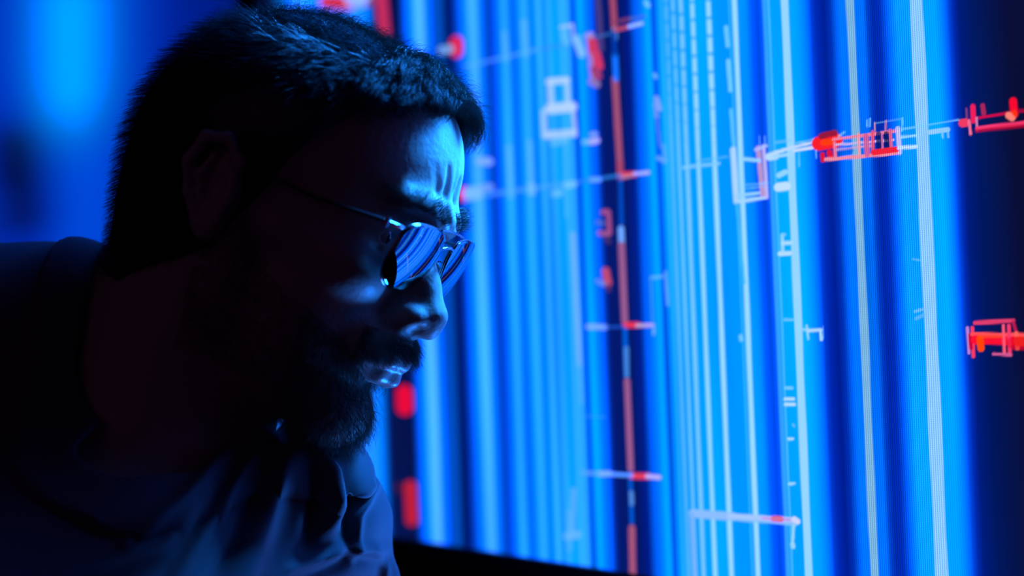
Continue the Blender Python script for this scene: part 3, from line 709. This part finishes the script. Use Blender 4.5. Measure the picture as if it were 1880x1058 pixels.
# ---- glasses ---------------------------------------------------------------------------
gl_root = bpy.data.objects.new('eyeglasses', None); COL.objects.link(gl_root)
props(gl_root, 'thin metal rimmed eyeglasses worn on the man\'s nose, lenses mirroring the blue display', 'glasses')
def tube(pts, r, sides=10, closed=False, flat=1.0):
    pts = np.array(pts, float); n = len(pts)
    t = (np.roll(pts, -1, 0)-np.roll(pts, 1, 0)) if closed else np.gradient(pts, axis=0)
    t = unit(t); ref = np.array([0, 0, 1.0]); u = np.cross(t, ref); b = np.linalg.norm(u, axis=1) < .05
    u[b] = np.cross(t[b], np.array([1.0, 0, 0])); u = unit(u); v = np.cross(t, u)
    a = np.linspace(0, 2*math.pi, sides, endpoint=False)
    V = (pts[:, None]+(u[:, None]*np.cos(a)[None, :, None]*flat+v[:, None]*np.sin(a)[None, :, None])*r).reshape(-1, 3)
    m = n if closed else n-1; Fq = []
    for i in range(m):
        i2 = (i+1) % n
        for j in range(sides): Fq.append((i*sides+j, i*sides+(j+1) % sides, i2*sides+(j+1) % sides, i2*sides+j))
    return V, np.array(Fq)
GC = np.array([.1075, 0, .0130])                  # bridge point of the glasses
RX = .090                                        # lens curvature radius
def outline(s, n=56):
    o = []
    for i in range(n):
        a = 2*math.pi*i/n; ca, sa = math.cos(a), math.sin(a)
        hw, hu, hd = .0262, .0150, .0255
        yy = hw*np.sign(ca)*abs(ca)**.80; zz = (hu if sa > 0 else hd)*np.sign(sa)*abs(sa)**(.62 if sa > 0 else .95)
        yy += .0035*min(0, zz)/hd*-1*(1 if True else 0)*0
        if zz < 0: yy += .004*(-zz/hd)             # teardrop leans outwards
        o.append((s*(.0345+yy), zz-.001))
    return o
def lens_x(y, z, s):                              # curved lens surface with a little face wrap
    return GC[0]-.10*(abs(y)-.0335)-((abs(y)-.0335)**2+z*z)/(2*RX)-.0035+.10*z
rim_r = .00065
for s in (-1, 1):
    o = outline(s); pts = [(lens_x(y, z, s), y, GC[2]+z) for y, z in o]
    V, Fq = tube(pts, rim_r, 8, True); rim = link('rim', mesh_np('rim', h2w(V), Fq), M_metal, gl_root)
    rings = 14; V = []; Fq = []; n = len(o)
    cy = np.mean([a[0] for a in o]); cz = np.mean([a[1] for a in o])
    for k in range(1, rings+1):
        for (y, z) in o:
            yy = cy+(y-cy)*k/rings; zz = cz+(z-cz)*k/rings; V.append((lens_x(yy, zz, s), yy, GC[2]+zz))
    V.append((lens_x(cy, cz, s), cy, GC[2]+cz))
    Q = []
    for k in range(rings-1):
        for j in range(n): Q.append((k*n+j, k*n+(j+1) % n, (k+1)*n+(j+1) % n, (k+1)*n+j))
    c0 = len(V)-1
    me = bpy.data.meshes.new('lens'); fs = [tuple(q) for q in Q]+[(c0, (j+1) % n, j) for j in range(n)]
    if s < 0: fs = [tuple(reversed(f)) for f in fs]
    me.from_pydata([tuple(v) for v in h2w(np.array(V))], [], fs); me.update()
    ln = link('lens', me, M_lens, gl_root)
    sd = ln.modifiers.new('thickness', 'SOLIDIFY'); sd.thickness = .0016; sd.offset = -1
    # temple: end piece, hinge, arm running back over the ear
    e = (lens_x(s*.0598, .010, s), s*.0598, GC[2]+.008)
    V, Fq = tube([e, (e[0]-.002, s*.0660, GC[2]+.008), (e[0]-.008, s*.0715, GC[2]+.008)], .0011, 8)
    hp = link('end_piece', mesh_np('end_piece', h2w(V), Fq), M_metal, gl_root)
    V, Fq = tube([(e[0]-.006, s*.0715, GC[2]+.0105), (e[0]-.006, s*.0715, GC[2]+.0050)], .0016, 10)
    link('hinge', mesh_np('hinge', h2w(V), Fq), M_metal, gl_root)
    V, Fq = tube([(e[0]-.008, s*.0715, GC[2]+.008), (.05, s*.0745, .018), (.01, s*.0775, .020), (-.012, s*.0785, .019), (-.028, s*.078, .006), (-.036, s*.076, -.012)], .0011, 8)
    link('temple_arm', mesh_np('temple_arm', h2w(V), Fq), M_bezel, gl_root)
    # nose pad on its wire
    pw = [(lens_x(s*.0125, -.004, s), s*.0120, GC[2]-.004), (.098, s*.0125, .009), (.0975, s*.0105, .004)]
    V, Fq = tube(pw, .0005, 6); a_ = link('pad_arm', mesh_np('pad_arm', h2w(V), Fq), M_metal, gl_root)
    V, Fq = sphere((.0985, s*.0098, .002), .0062, 20, 12, sc=(.55, .22, 1)); link('nose_pad', mesh_np('nose_pad', h2w(V), Fq), M_pad, gl_root)
xb = lens_x(.011, .003, 1)
V, Fq = tube([(xb, -.0105, GC[2]+.003), (xb+.0025, -.006, GC[2]+.0055), (xb+.0032, 0, GC[2]+.0062), (xb+.0025, .006, GC[2]+.0055), (xb, .0105, GC[2]+.003)], .0009, 8)
link('bridge', mesh_np('bridge', h2w(V), Fq), M_metal, gl_root)
V, Fq = tube([(lens_x(.020, .0150, 1), -.020, GC[2]+.0142), (xb+.0015, -.008, GC[2]+.0152), (xb+.0022, 0, GC[2]+.0153), (xb+.0015, .008, GC[2]+.0152), (lens_x(.020, .0150, 1), .020, GC[2]+.0142)], .0007, 8)
link('top_bar', mesh_np('top_bar', h2w(V), Fq), M_metal, gl_root)
